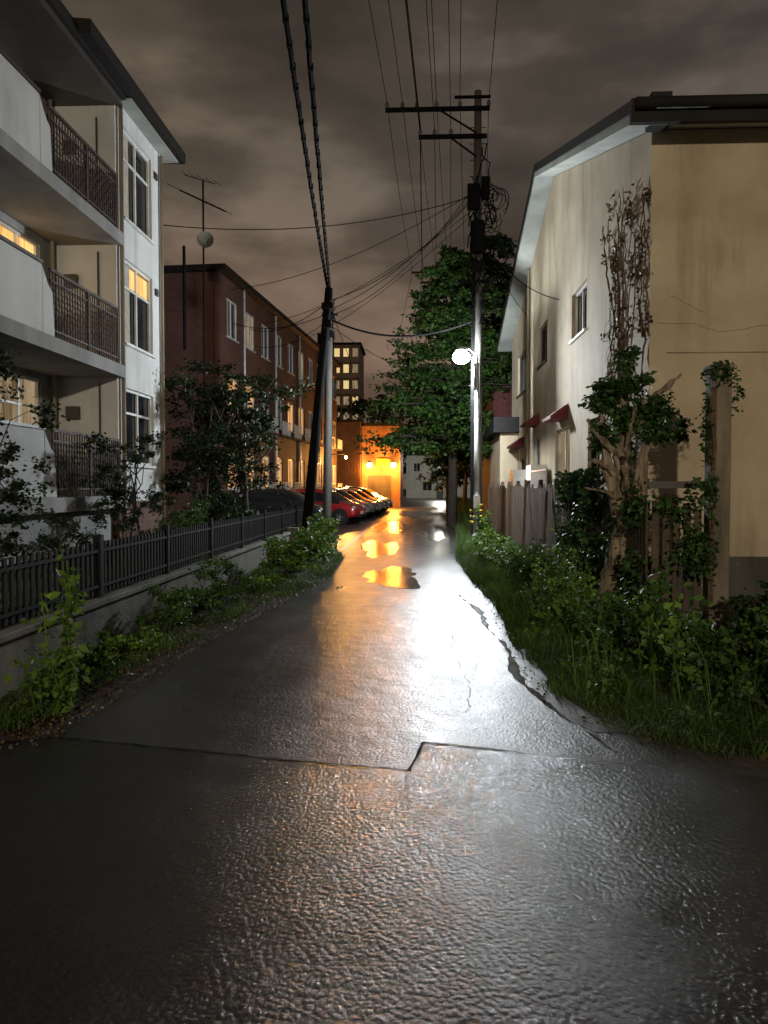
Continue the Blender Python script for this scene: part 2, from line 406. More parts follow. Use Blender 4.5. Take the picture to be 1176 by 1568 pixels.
# ------------------------------------------------------------------ left metal fence
f=empty('metal_fence'); mb=MB()
for y in np.arange(-1,22.6,.105): mb.box(-3.175,-3.155,y,y+.045,.53,1.05)
mb.make('pickets','fence',f)
MB().box(-3.19,-3.176,-1,22.6,.6,.64).box(-3.19,-3.176,-1,22.6,.95,.99).box(-3.154,-3.14,-1,22.6,.6,.63).box(-3.154,-3.14,-1,22.6,.95,.98).make('rails','fence',f)
mb=MB()
for y in np.arange(1.3,22.7,2.05): mb.box(-3.21,-3.13,y,y+.08,.42 if y<19 else 0,1.12)
mb.make('posts','fence',f)

# ------------------------------------------------------------------ left apartment building (3 storeys, balconies)
B=empty('apartment_building')
XF=-5.9; XB=-7.15; YE=17.65; YB=14.95
fl=[1.42,3.98,6.56]
holes=[(15.35,17.0,2.05,3.6),(15.35,17.0,4.5,6.2),(15.35,17.0,7.0,8.8)]
mb=MB(); wall(mb,'x',XF,-.25,YB,YE,1.3,9.15,holes)
mb.box(-16,XF-.25,YE-.25,YE,0,9.15)
mb.box(XB-.1,XF-.25,YB,YB+.2,1.3,9.15)
mb.make('facade_wall','stucco_w',B)
brk=MB().box(-16,XF+.03,YB-.05,YE+.02,-.05,1.3); brk.make('brick_base','brick',B)
MB().box(-16,XF-.1,-6,YB-.05,-.05,1.28).make('base','stucco_g',B)
back=MB(); bh=[]
for z in fl:
    for (a,b) in ((4.6,6.9),(9.0,11.0),(12.9,14.4)):
        bh.append((a,b,z+.02 if a<12 else z+.45,z+2.2))
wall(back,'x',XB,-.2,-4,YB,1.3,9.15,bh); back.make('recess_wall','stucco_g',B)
for i,z in enumerate(fl):
    for j,(a,b) in enumerate(((4.6,6.9),(9.0,11.0),(12.9,14.4))):
        lit=(i==1 and j==2)
        soft=(i==0 and j==2)
        window(B,'x',XB,1,a,b,z+.02 if a<12 else z+.45,z+2.2,'frame','win_warm' if lit else ('win_soft' if soft else 'glass'),2,.7 if a>12 else False,sill=False)
for i,(a,b,c,d) in enumerate(holes):
    window(B,'x',XF,1,a,b,c,d,'frame','glass',2,.68,fw=.06,curtain=(i!=0))
MB().box(XF-.108,XF-.102,15.42,16.93,5.72,6.12).make('lit_transom','win_warm',B)
slab=MB(); par=MB(); rail=MB(); cap=MB()
YP=11.75
for i,z in enumerate(fl):
    slab.box(XB,XF+.12,-4,YB+.1,z-.24,z)
    par.box(XF-.03,XF+.1,8.6,YP,z,z+1.06); par.box(XF-.03,XF+.1,-4,5.5,z,z+1.06)
    par.prism([(YP,z),(YP+.4,z),(YP+.35,z+.7),(YP+.2,z+.8),(YP,z+1.06)],0,XF-.03,XF+.1)
    cap.box(XF-.05,XF+.12,8.55,YP,z+1.063,z+1.11)
    for (a,b) in ((YP+.4,14.93),(5.5,8.6)):
        rail.box(XF+.0,XF+.05,a,b,z+1.06,z+1.11); rail.box(XF+.01,XF+.04,a,b,z+.12,z+.15); rail.box(XF+.01,XF+.04,a,b,z+.9,z+.93)
        for y in np.arange(a,b,.1): rail.box(XF+.015,XF+.035,y,y+.018,z,z+1.06)
        rail.box(XF,XF+.05,b-.05,b,z,z+1.06); rail.box(XF,XF+.05,(a+b)/2,(a+b)/2+.05,z,z+1.06)
        n=int((b-a)/.2)
        for k in range(n):
            y=a+k*.2
            for q in range(4):
                zz=z+.15+q*.19
                for sgn in (0,1):
                    p0=(XF+.03,y,zz+ (0 if sgn else .19)); p1=(XF+.03,y+.2,zz+(.19 if sgn else 0)); rail.tube([p0,p1],.008,4)
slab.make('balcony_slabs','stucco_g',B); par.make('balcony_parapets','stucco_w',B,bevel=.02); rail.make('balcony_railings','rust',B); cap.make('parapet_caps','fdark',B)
MB().box(XB,XF-.3,8.35,8.55,1.3,9.1).make('party_wall','stucco_w',B)
pm=MB().tube([(XF+.06,15.1,0),(XF+.06,15.1,9.1)],.045,8).tube([(XB+.1,14.7,1.4),(XB+.1,14.7,9)],.04,8).tube([(XF+.05,17.5,0),(XF+.05,17.5,9.1)],.04,8)
pm.make('drain_pipes','postc',B,True)
cl=MB()
for z in fl: cl.box(XB+.05,XB+.35,12.0,12.75,z,z+.6)
cl.make('air_conditioners','stucco_w',B,bevel=.02)
cl=MB()
for z in fl:
    cl.box(XB+.25,XB+.5,YB-.12,YB-.003,z+1.5,z+1.75); cl.box(XF-.002,XF+.04,17.15,17.3,z+1.9,z+2.05); cl.tube([(XB+.9,YB-.03,z+.1),(XB+.9,YB-.03,z+2.2)],.02,6)
cl.make('wall_boxes_and_vents','fdark',B)
MB().box(-16.5,XF+.12,-5,15.0,9.0,9.12).make('roof_slab_low','fdark',B)
MB().box(-16.5,XF+.2,-5,15.02,9.123,9.34).make('roof_edge_low','roof',B)
MB().prism([(-16.5,9.5),(XF+.42,9.18),(XF+.42,9.42),(-16.5,10.4)],1,12.9,18.15).make('roof_main','roof',B)
MB().box(-16.3,XF+.3,15.03,18.0,9.15,9.175).make('soffit','soffit',B)

# ------------------------------------------------------------------ brick building further on
Q=empty('brick_building',(-7.7,29.7,0),-math.atan(.085))
Lq=24.0; Hq=9.9
qh=[]
for i,z in enumerate((1.5,4.5,7.6)):
    for y in np.arange(.9,23,2.4): qh.append((y,y+1.35,z,z+1.55))
mb=MB(); wall(mb,'x',0,-.3,0,Lq,0,Hq,qh); mb.box(-14,-.3,0,.3,0,Hq); mb.box(-14,-.3,Lq-.3,Lq,0,Hq); mb.make('brick_walls','brick',Q)
for k,(a,b,c,d) in enumerate(qh):
    r=random.random()
    window(Q,'x',0,1,a,b,c,d,'frame',('win_or' if r<.8 else 'glass') if c<2 else ('win_or' if (r<.35 and c<5) else ('win_soft' if r<.14 else 'glass')),2,False,fw=.07,curtain=r>.6)
MB().box(-14.3,.35,-.3,Lq+.3,Hq,Hq+.22).make('roof_edge','roof',Q)
MB().box(-.28,-.26,.1,Lq-.1,0,.1).make('floor','found',Q)
mb=MB(); mb2=MB()
for z in (1.5,4.5):
    for y in np.arange(.9,23,2.4):
        mb.box(.0,.42,y-.15,y+1.5,z-.42,z-.34)
        mb2.box(.38,.41,y-.15,y+1.5,z+.28,z+.32); 
        for q in np.arange(y-.15,y+1.5,.13): mb2.box(.385,.405,q,q+.02,z-.34,z+.28)
mb.make('window_ledges','conc',Q); mb2.make('window_guards','frame',Q)
mb=MB()
for y in (3.0,8.0,13,18): mb.tube([(.06,y,0),(.06,y,Hq)],.05,6)
mb.make('drain_pipes','galv',Q)
MB().box(-5,-3.6,3,4.2,Hq,Hq+1.2).make('chimney','brick',Q)
MB().tube([(0,21.2,3.7),(1.1,21.2,3.75),(1.15,21.2,3.6)],.03,6).make('lamp_bracket','black',Q)
MB().sphere((1.15,21.2,3.52),.1).make('lamp_bulb','lampo',Q,True)
plight('wall_lamp_light',(1.2,21.1,3.3),1100,(1,.45,.1),.1,Q)

# ------------------------------------------------------------------ far buildings
def tower(name,x0,x1,y,z1,m,nf,nx,lit,depth=12):
    T=empty(name); mb=MB(); fh=(z1-1)/nf; hs=[]; w=(x1-x0)/nx
    for i in range(nf):
        for j in range(nx): hs.append((x0+j*w+w*.22,x0+j*w+w*.82,1+i*fh+fh*.3,1+i*fh+fh*.82))
    wall(mb,'y',y,.3,x0,x1,0,z1,hs); mb.box(x0,x0+.3,y+.3,y+depth,0,z1); mb.box(x1-.3,x1,y+.3,y+depth,0,z1); mb.make('walls',m,T)
    gl=MB(); li=MB(); ls=MB()
    for h in hs:
        r=random.random()
        (li if r<lit*.6 else (ls if r<lit else gl)).box(h[0],h[1],y+.2,y+.22,h[2],h[3])
    gl.make('window_glass','glass',T)
    if li.v: li.make('lit_windows','win_far',T)
    if ls.v: ls.make('dim_windows','win_soft',T)
    mb=MB()
    for i in range(nf+1): mb.box(x0-.2,x1+.2,y-.5,y-.01,1+i*fh-.15,1+i*fh+.1)
    mb.make('balcony_slabs',m,T)
    MB().box(x0-.4,x1+.4,y-.5,y+depth,z1,z1+.5).box(x0+2,x0+5,y+3,y+6,z1+.5,z1+3).make('roof','roof',T)
tower('apartment_tower',-22,-11.4,150,29.0,'beige',9,6,.85)
tower('apartment_tower',-34,-16,120,16,'brick',6,9,.2)

W=empty('warehouse'); mb=MB()
for x in np.arange(-4.35,-1.5,.2): mb.box(x,x+.17,60.0-.04,60.0,0,6.3)
mb.box(-4.4,-1.4,60.01,72,0,6.3); mb.make('corrugated_siding','siding',W)
mb=MB()
for x in np.arange(-8.4,-4.6,.25): mb.box(x,x+.21,58.9-.04,58.9,0,6.5)
mb.box(-8.5,-4.42,58.91,72,0,6.5); mb.make('side_wing','sidingd',W)
MB().box(-8.7,-4.3,58.6,72,6.5,6.7).box(-4.25,-1.2,59.7,72,6.3,6.5).make('roof','roof',W)
MB().box(-3.9,-2.1,59.9,59.95,0,2.4).make('roller_door','fdark',W)
mb=MB()
for z in np.arange(.1,2.4,.16): mb.box(-3.88,-2.12,59.86,59.9,z,z+.12)
mb.make('door_slats','found',W)
MB().box(-3.2,-2.2,59.78,59.84,3.2,3.75).make('sign_board','yellow',W)
mb=MB(); hb=MB()
for x in (-3.75,-1.9):
    mb.sphere((x,59.3,3.25),.2); hb.tube([(x,59.95,3.6),(x,59.3,3.57)],.03,6); hb.tube([(x,59.3,3.57),(x,59.3,3.47)],[.04,.2],10)
    plight('wall_lamp_light',(x,58.7,2.92),950,(1,.34,.045),.18,W)
mb.make('wall_lamp_bulbs','lampo',W,True); hb.make('wall_lamp_brackets','black',W)
H=empty('white_house'); mb=MB(); hs=[(.6,1.9,1.0,2.3),(2.6,4.0,3.6,4.8),(-.6,.3,3.6,4.8)]
wall(mb,'y',105,.25,-1.6,7.5,0,5.8,hs); mb.box(-1.6,-1.35,105.25,112,0,5.8); mb.make('walls','stucco_w',H)
for h in hs: window(H,'y',105,-1,*h,frame='frame',glass='glass')
MB().prism([(-2.2,5.8),(8,5.8),(5.5,7.6),(.5,7.6)],1,104.5,113).make('roof','roof',H)
MB().box(2.5,3.4,104.9,104.98,0,2.1).make('door','fdark',H)
S=empty('street_lamp'); MB().tube([(3.4,92,0),(3.4,92,4.6),(2.8,92,4.8)],.05,8).make('post','galv',S,True)
MB().sphere((2.7,92,4.7),.12).make('globe','lamp',S,True); plight('lamp_light',(2.65,92,4.3),1300,(1,.95,.8),.15,S)

# ------------------------------------------------------------------ right house
D=empty('stucco_house'); XR=3.35; Y0=11.4; Y1=27.8; YM=(Y0+Y1)/2; ZE=6.72; ZR=9.3
hs=[(15.6,17.1,4.75,5.75),(20.3,21.7,4.9,5.95),(24.2,26.2,4.6,5.9),
    (14.4,15.4,1.75,2.9),(17.2,19.0,1.7,2.95),(21.3,22.6,1.9,3.0),(24.6,25.6,.3,2.5)]
mb=MB(); wall(mb,'x',XR,.25,Y0,Y1,.58,ZE,hs)
mb.prism([(Y0,ZE),(Y1,ZE),(YM,ZR)],0,XR,XR+.25)
mb.box(XR+.25,14,Y0,Y0+.25,.58,ZE); mb.box(XR+.25,14,Y1-.25,Y1,.58,ZE); mb.make('stucco_walls','beige',D)
MB().box(XR-.03,14,Y0-.03,Y1+.03,-.1,.58).make('foundation','found',D)
for i,h in enumerate(hs): window(D,'x',XR,-1,*h,frame='frame' if i in(0,4,5) else 'fdark',glass='win_soft' if i==4 else 'glass',nm=2 if i!=6 else 1,depth=.12,curtain=i in(0,4))
rf=MB(); s=(ZR-ZE)/(YM-Y0); ov=.65; xo=XR-.45
def roofpoly(t0,t1): return [(Y0-ov,ZE-ov*s+t0),(YM,ZR+t0),(Y1+ov,ZE-ov*s+t0),(Y1+ov,ZE-ov*s+t1),(YM,ZR+t1),(Y0-ov,ZE-ov*s+t1)]
rf.prism(roofpoly(.14,.32),0,xo-.02,14); rf.make('roof','roof',D)
MB().prism(roofpoly(.012,.135),0,xo,13.9).make('soffit','soffit',D)
MB().box(xo-.04,14,Y0-ov-.1,Y0-ov-.005,ZE-ov*s-.02,ZE-ov*s+.30).make('fascia','roof',D)
gt=MB().tube([(xo,Y0-ov-.17,ZE-ov*s+.2),(14,Y0-ov-.17,ZE-ov*s+.2)],.08,8); gt.make('gutter_pipe','roof',D,True)
MB().box(3.2,3.48,Y0-.5,Y0-.2,6.6,7.02).make('roof_vent','roof',D)
MB().box(XR+.25,14,Y0-.012,Y0-.001,3.53,3.545).make('render_joint','beige_st',D)
ck=MB()
pts=[(XR+.1+k*.18,Y0-.004,3.95+.05*math.sin(k*.9)+rng.uniform(-.03,.03)-.01*k) for k in range(12)]
ck.tube(pts,.004,4); pts=[(XR+.3+k*.1,Y0-.004,4.35-.05*k+rng.uniform(-.02,.02)) for k in range(6)]; ck.tube(pts,.003,4)
ck.make('wall_cracks','beige_st',D)
aw=MB()
for (a,b,z) in ((17.4,18.5,3.12),(21.4,22.5,3.3),(24.5,25.8,2.85)):
    aw.prism([(XR,z),(XR,z+.34),(XR-.4,z+.06),(XR-.4,z)],1,a,b)
aw.make('awnings','red',D)
ac=MB().box(2.85,3.25,19.6,20.5,1.55,2.15).box(2.85,3.25,23.2,24.0,1.5,2.1).box(2.8,3.34,17.0,19.1,1.5,1.58)
for q in np.arange(17.0,19.1,.14): ac.box(2.8,2.82,q,q+.03,1.58,1.95)
ac.box(2.79,2.83,17,19.1,1.95,1.99)
ac.make('air_conditioners_and_sill_rack','frame',D)
MB().tube([(XR-.06,23.4,.6),(XR-.06,23.4,8.1)],.04,8).tube([(XR+.25,Y0-.06,.6),(XR+.25,Y0-.06,1.5)],.03,8).make('drain_pipes','postc',D)
MB().box(2.75,3.34,26.0,29.5,0,3.4).make('annex_wall','beige',D)
MB().prism([(25.7,3.4),(29.8,3.4),(29.8,3.55),(25.7,3.9)],0,2.5,3.34).make('annex_roof','roof',D)
E=empty('red_shed'); MB().box(3.0,9,31,37,0,5.6).make('walls','redd',E)
MB().prism([(30.7,5.6),(37.3,5.6),(34,6.8)],0,2.7,9.2).make('roof','roof',E); MB().box(2.96,2.99,32,33.2,2.9,3.9).make('window','glass',E)
# dead vines: loose, patchy strands fanning up the corner
V=empty('climbing_vine'); mb=MB(); lp=[]
def vinestem(y,z,top,dy,r,lf=.35):
    p=[]; dd_=dy
    while z<min(top,6.7):
        p.append((XR-.02-rng.uniform(0,.04),y,z)); z+=rng.uniform(.07,.16); dd_+=rng.normal()*.012; dd_=dd_*.9+dy*.1; y+=rng.normal()*.03+dd_; y=max(Y0+.03,y)
        if rng.uniform()<.28:
            e=(XR-.03,max(Y0+.02,y+rng.normal()*.26),z+rng.uniform(-.4,.05)); mb.tube([p[-1],((p[-1][0]+e[0])/2-.02,(p[-1][1]+e[1])/2,(p[-1][2]+e[2])/2+.06),e],[.006,.004,.002],4)
            if rng.uniform()<lf*2: lp.append(blob(e,(.05,.12,.14),16))
    if len(p)>2: mb.tube(p,[r*(1-.6*i/len(p))*rng.uniform(.6,1.3) for i in range(len(p))],5)
for (y,z,top,dy,r,n) in ((.25,.4,6.6,.004,.022,3),(1.35,.4,6.5,.016,.028,3),(1.5,1.5,5.2,.035,.016,2),(2.6,2.2,5.9,-.02,.014,2),(.15,3.8,6.7,.01,.014,2)):
    for k in range(n): vinestem(Y0+y+rng.uniform(-.05,.05),z,top-rng.uniform(0,1.2),dy+rng.uniform(-.01,.01),r)
for k in range(9):
    q=(XR-.05,Y0+rng.uniform(.1,2.2),rng.uniform(4.2,6.5)); lp.append(blob(q,(.05,rng.uniform(.1,.25),rng.uniform(.15,.4)),40,.1))
mb.make('stems','vine',V); leaves('dry_leaves',np.concatenate(lp),.06,'l_dry',V,droop=.7)

# ------------------------------------------------------------------ right slat fence
F=empty('slat_fence'); mb=MB()
y=13.2
while y<28.5:
    t=rng.uniform(-.02,.02); h=1.6+rng.uniform(-.06,.06)
    mb.prism([(y,.1),(y+.09,.1),(y+.09+t,h),(y+t,h)],0,2.57,2.59); y+=rng.uniform(.125,.15)
mb.make('slats','wood2',F)
MB().box(2.6,2.64,13.2,28.5,1.35,1.43).box(2.6,2.64,13.2,28.5,.4,.48).make('rails','wood',F)
mb=MB()
for y in np.arange(13.2,28.6,1.9): mb.box(2.645,2.74,y,y+.1,0,1.75)
mb.make('posts','wood',F)
MB().box(2.42,2.47,13.9,15.9,.05,.09).tube([(2.35,14.6,0),(2.5,15.1,1.5)],.035,5).tube([(2.3,17,0),(2.52,18.2,1.75)],.03,5).make('leaning_boards','wood',F)
G=empty('picket_fence'); mb=MB()
x=2.7
while x<3.25:
    mb.box(x,x+.08,9.0,9.02,.05,1.35+rng.uniform(-.1,.1)); x+=.12
y=9.1
while y<13.2:
    mb.box(2.66,2.68,y,y+.09,.05,1.45+rng.uniform(-.08,.08)); y+=.13
mb.make('pickets','wood2',G)
MB().box(2.65,3.3,8.97,9.05,1.58,1.66).box(2.65,3.25,9.025,9.06,.5,.57).make('rails','fdark',G)
K=empty('gate_post'); MB().box(3.25,3.47,8.7,8.92,-.05,2.9).make('shaft','postd',K,bevel=.02)
MB().box(3.23,3.49,8.68,8.94,2.9,2.95).make('cap','postd',K,bevel=.01)
leaves('ivy_top',np.concatenate([blob((3.34,8.72,2.85),(.22,.2,.16),240,.3),blob((3.2,8.72,2.3),(.06,.1,.55),160,.3),blob((3.54,8.75,2.6),(.07,.1,.25),50),blob((3.24,8.66,1.5),(.06,.06,.5),110,.3)]),.06,'l_ivy',K,droop=.3)
mb=MB()
for k in range(5):
    p=[(3.25+rng.uniform(-.03,.04),8.68+rng.uniform(-.02,.02),z) for z in np.arange(.3,2.9,.3)]; mb.tube(p,.01,4)
mb.make('vine_stems','vine',K)

# ------------------------------------------------------------------ gnarled tree on right
T=empty('gnarled_tree'); mb=MB()
def walkpts(p0,p1,n,j):
    p0=np.array(p0,float); p1=np.array(p1,float)
    return [tuple(p0+(p1-p0)*k/(n-1)+(rng.normal(size=3)*j if 0<k<n-1 else 0)) for k in range(n)]
mb.tube([(2.54,10.2,-.1),(2.56,10.2,.3),(2.64,10.2,.8),(2.76,10.2,1.2),(2.72,10.2,1.6),(2.62,10.2,2.1),(2.64,10.2,2.7),(2.68,10.2,3.1)],[.22,.17,.15,.16,.13,.11,.09,.05],10)
mb.tube([(2.46,10.1,-.1),(2.56,10.06,.5),(2.62,10.08,1.0),(2.82,10.06,1.35),(2.88,10.1,1.75),(2.96,10.1,2.3)],[.13,.11,.11,.12,.08,.04],8)
mb.tube([(2.68,10.15,0),(2.73,10.04,.5),(2.66,10.04,1.0),(2.55,10.1,1.5),(2.4,10.12,2.0),(2.36,10.1,2.6)],[.12,.09,.08,.10,.07,.03],8)
for k in range(9):
    z=rng.uniform(1.1,2.6); mb.tube(walkpts((2.66,10.1,z),(2.66+rng.uniform(-.6,.7),10.05+rng.uniform(-.4,.2),z+rng.uniform(.1,.6)),4,.04),[.05,.04,.025,.01],5)
o=mb.make('trunk','bark',T,True)
dm=o.modifiers.new('s','SUBSURF'); dm.levels=2; dm.render_levels=2
tx=bpy.data.textures.new('barkn','CLOUDS'); tx.noise_scale=.09
d2=o.modifiers.new('d','DISPLACE'); d2.texture=tx; d2.strength=.15; d2.mid_level=.5
P=[clumps((2.66,10.05,2.75),(.5,.4,.5),24,.19,110),clumps((3.15,10.05,2.35),(.35,.25,.22),11,.13,80),clumps((2.36,10.05,2.2),(.2,.2,.25),7,.12,60),clumps((2.72,10.1,3.25),(.2,.2,.1),3,.1,50),clumps((2.75,10.0,1.8),(.35,.15,.25),5,.1,40)]
leaves('foliage',np.concatenate(P),.075,'l_ivy',T,droop=.2)

# ------------------------------------------------------------------ leafy shapes
def ivybox(name,x0,x1,y0,y1,z0,z1,n,size,m='l_ivy'):
    P=np.stack([rng.uniform(x0,x1,n*2),rng.uniform(y0,y1,n*2),rng.uniform(z0,z1,n*2)],1)
    k=np.sin(P[:,0]*7+P[:,2]*5)+np.sin(P[:,1]*6.1+1)+np.sin(P[:,2]*8.3+P[:,1]*3)+rng.normal(size=len(P))*.5
    P=P[k>-.35][:n]; leaves(name,P,size,m,None,droop=.5)
ivybox('ivy_hedge',2.4,2.75,11.2,13.6,.1,1.85,4200,.085)
ivybox('ivy_hedge',2.7,3.25,8.7,9.1,.05,1.5,1100,.075)
ivybox('ivy_hedge',3.0,3.3,8.6,8.85,.3,1.7,900,.07)
ivybox('ivy_hedge',2.5,2.75,9.1,11.2,.0,1.5,1500,.085)
def shrub(name,c,r,nc,cr,nper,size,m,stems=6,zmin=.02):
    S=empty(name); P=clumps(c,r,nc,cr,nper,zmin); leaves('foliage',P,size,m,S,droop=.15)
    mb=MB()
    for k in range(stems):
        q=P[rng.integers(len(P))]; b=(c[0]+rng.uniform(-.3,.3)*r[0],c[1]+rng.uniform(-.3,.3)*r[1],0)
        mb.tube(walkpts(b,q,4,.02),[.012,.01,.007,.004],4)
    mb.make('stems','barkd',S)
shrub('leafy_shrub',(3.1,6.1,.28),(1.3,.9,.36),50,.16,60,.065,'l_green',18)
shrub('leafy_shrub',(2.1,7.4,.25),(.85,1.1,.36),44,.15,65,.06,'l_green',18)
shrub('leafy_shrub',(1.75,9.3,.25),(.55,1.4,.36),38,.15,70,.06,'l_lime',12)
shrub('leafy_shrub',(1.7,11.8,.28),(.5,1.4,.42),32,.18,75,.07,'l_green',10)
shrub('leafy_shrub',(3.6,7.6,.30),(.9,.8,.40),36,.2,60,.085,'l_ivy',10)
shrub('leafy_shrub',(1.65,15,.22),(.5,2.0,.28),36,.18,80,.06,'l_lime',10)
shrub('leafy_shrub',(1.7,19,.25),(.45,2.0,.32),32,.2,80,.07,'l_lime',10)
shrub('leafy_shrub',(5.2,7.4,.3),(1.2,1.0,.5),40,.2,70,.09,'l_dark',10)
shrub('leafy_shrub',(2.3,5.3,.1),(.7,.45,.16),26,.10,50,.05,'l_green',8)
shrub('leafy_shrub',(1.45,6.3,.08),(.3,.8,.14),22,.08,45,.045,'l_green',8)
shrub('leafy_shrub',(1.35,8.0,.12),(.25,1.0,.16),22,.09,50,.045,'l_lime',8)
shrub('leafy_shrub',(-2.75,8.2,.3),(.3,.5,.32),20,.13,80,.045,'l_green')
shrub('leafy_shrub',(-2.6,9.8,.32),(.35,.8,.38),26,.15,90,.045,'l_green')
shrub('leafy_shrub',(-2.5,11.6,.15),(.4,.9,.2),20,.12,70,.05,'l_lime')
shrub('leafy_shrub',(-2.3,13.4,.38),(.45,1.0,.42),26,.18,80,.08,'l_lime')
shrub('leafy_shrub',(-2.15,16.3,.42),(.5,1.3,.5),30,.2,80,.08,'l_lime')
shrub('leafy_shrub',(-2.72,6.8,.12),(.3,.8,.16),22,.1,60,.045,'l_lime')
def weed(name,x,y,h,n,size,sp=.12,m='l_lime'):
    S=empty(name); mb=MB(); P=[]
    for k in range(n):
        bx=x+rng.uniform(-sp,sp); by=y+rng.uniform(-sp,sp)*1.3; tx=bx+rng.uniform(-.15,.2); hh=h*rng.uniform(.45,1)
        pts=[(bx,by,0),(bx+(tx-bx)*.3,by,hh*.4),(bx+(tx-bx)*.6,by,hh*.75),(tx,by,hh)]; mb.tube(pts,[.008,.007,.005,.003],4)
        for q in range(16):
            t=.15+.85*q/16; P.append(np.array([bx+(tx-bx)*t,by,hh*t])+rng.normal(size=3)*.035)
            P.append(np.array([bx+(tx-bx)*t,by,hh*t])+rng.normal(size=3)*.06)
    mb.make('stems',m,S); leaves('foliage',np.array(P),size,m,S,wr=.6,droop=.2)
weed('tall_weed',-2.72,5.75,1.2,7,.08)
weed('tall_weed',-2.55,5.3,.6,7,.07)
weed('tall_weed',-2.2,14.4,1.0,6,.12)
weed('tall_weed',-2.2,17.6,1.2,8,.12,.3)
weed('tall_weed',1.7,20.4,1.2,8,.12)
weed('tall_weed',3.2,5.6,.8,18,.11,.5,'l_green')
weed('tall_weed',2.3,6.3,.85,12,.08,.4)
weed('tall_weed',1.6,8.4,.8,12,.07,.4)
weed('tall_weed',1.7,10.6,.9,12,.08,.4)
weed('tall_weed',2.1,7.5,.95,8,.09,.5,'l_green')
def scatter(n,fx0,fx1,y0,y1):
    y=rng.uniform(y0,y1,n); a=fx0(y); b=fx1(y); x=a+(b-a)*rng.uniform(0,1,n)
    return np.stack([x,y,np.zeros(n)],1)
redge=lambda y: interp(y,Rt)
ledge=lambda y: interp(y,Lt)
P=np.concatenate([scatter(11000,lambda y:redge(y)+.06*np.sin(y*6)+.04,lambda y:redge(y)+1.6,4.55,7.5),scatter(4000,lambda y:y*0+2.2,lambda y:y*0+6,4.3,7),])
blades('grass',P,.14,'grass',w=.006,lean=.9)
P=scatter(900,lambda y:redge(y)+.1,lambda y:redge(y)+1.6,4.8,12)
blades('tall_grass',P,.5,'grass',w=.008,lean=.4)
P=np.concatenate([scatter(11000,lambda y:redge(y)-.06,lambda y:redge(y)+1.0,7.5,14),scatter(15000,lambda y:redge(y)-.08,lambda y:redge(y)+1.6,14,30)])
blades('grass',P,.26,'grass',w=.010,lean=.7)
P=np.concatenate([scatter(6000,lambda y:y*0-3.05,lambda y:ledge(y)-.15,4.8,12),scatter(8000,lambda y:y*0-3.0,lambda y:ledge(y)+.05,11,18.4)])
blades('grass',P,.13,'grass',w=.008,lean=.7)
P=scatter(15000,lambda y:y*0-5.8,lambda y:y*0-3.3,3,18.8); P[:,2]=.42
blades('lawn',P,.10,'grass',w=.01)
P=scatter(8000,lambda y:redge(y)+.1,lambda y:y*0+5,30,95); blades('grass',P,.5,'grass',w=.03)
P=scatter(4200,lambda y:y*0-3.0,lambda y:ledge(y)+.16,4.4,13); P[:,2]=.03; leaves('leaf_litter',P,.028,'l_dry')
P=scatter(900,lambda y:redge(y)-.15,lambda y:redge(y)+.4,4.4,13); P[:,2]=.02; leaves('leaf_litter',P,.025,'l_dry')

# trees
def tree(name,base,h,spread,zc,nlimb,nc,cr,nper,size,m,bark='barkd',r0=.12,multi=1,lean=0):
    S=empty(name); mb=MB(); ends=[]
    for s_ in range(multi):
        b=np.array(base)+np.array([rng.uniform(-.15,.15),rng.uniform(-.15,.15),0])*(multi>1)
        top=np.array(base)+np.array([rng.uniform(-.3,.3)*spread*(multi>1)+lean,rng.uniform(-.3,.3)*spread*(multi>1),h*.8])
        tr=walkpts(b,top,6,.04*h/4); mb.tube(tr,[r0*(1-.75*k/5) for k in range(6)],7)
        for k in range(nlimb):
            i=rng.integers(2,6); a=rng.uniform(0,2*np.pi)
            e=np.array([base[0]+lean+math.cos(a)*spread*rng.uniform(.4,.9),base[1]+math.sin(a)*spread*rng.uniform(.4,.9),rng.uniform(zc[0],zc[1])])
            mb.tube(walkpts(tr[i],e,4,.05),[r0*.4,r0*.3,r0*.18,r0*.06],5); ends.append(e)
    mb.make('trunk',bark,S,True)
    P=[]
    for k in range(nc):
        e=ends[rng.integers(len(ends))]+rng.normal(size=3)*np.array([.25,.25,.2])*spread
        e[2]=min(max(e[2],zc[0]),zc[1]+.1)
        q=cr*rng.uniform(.5,1.3); P.append(blob(e,(q,q,q*.7),int(nper*rng.uniform(.3,1.2)),.1))
    leaves('foliage',np.concatenate(P),size,m,S,droop=.2)
tree('garden_tree',(-4.5,19.8,.3),4.6,1.4,(1.6,4.5),7,130,.34,75,.10,'l_dark',multi=4,r0=.08)
tree('garden_tree',(-5.3,18.6,.3),4.2,1.1,(.9,4.2),7,130,.34,75,.10,'l_dark',multi=3,r0=.06)
tree('garden_tree',(-4.7,7.9,.4),2.9,.8,(.9,3.0),7,150,.18,100,.05,'l_dark',multi=3,r0=.03)
tree('garden_tree',(-5.1,13.6,.4),2.2,.6,(.8,2.6),6,70,.18,80,.06,'l_dark',multi=3,r0=.03)
shrub('garden_shrub',(-4.9,16.2,.8),(.6,1.1,.5),24,.25,70,.08,'l_green',zmin=.42)
shrub('garden_shrub',(-5.2,21.3,1.0),(1.4,1.0,1.1),40,.32,80,.1,'l_dark')
shrub('garden_shrub',(-4.6,11,.7),(.5,1.5,.35),24,.2,70,.06,'l_dark',zmin=.42)
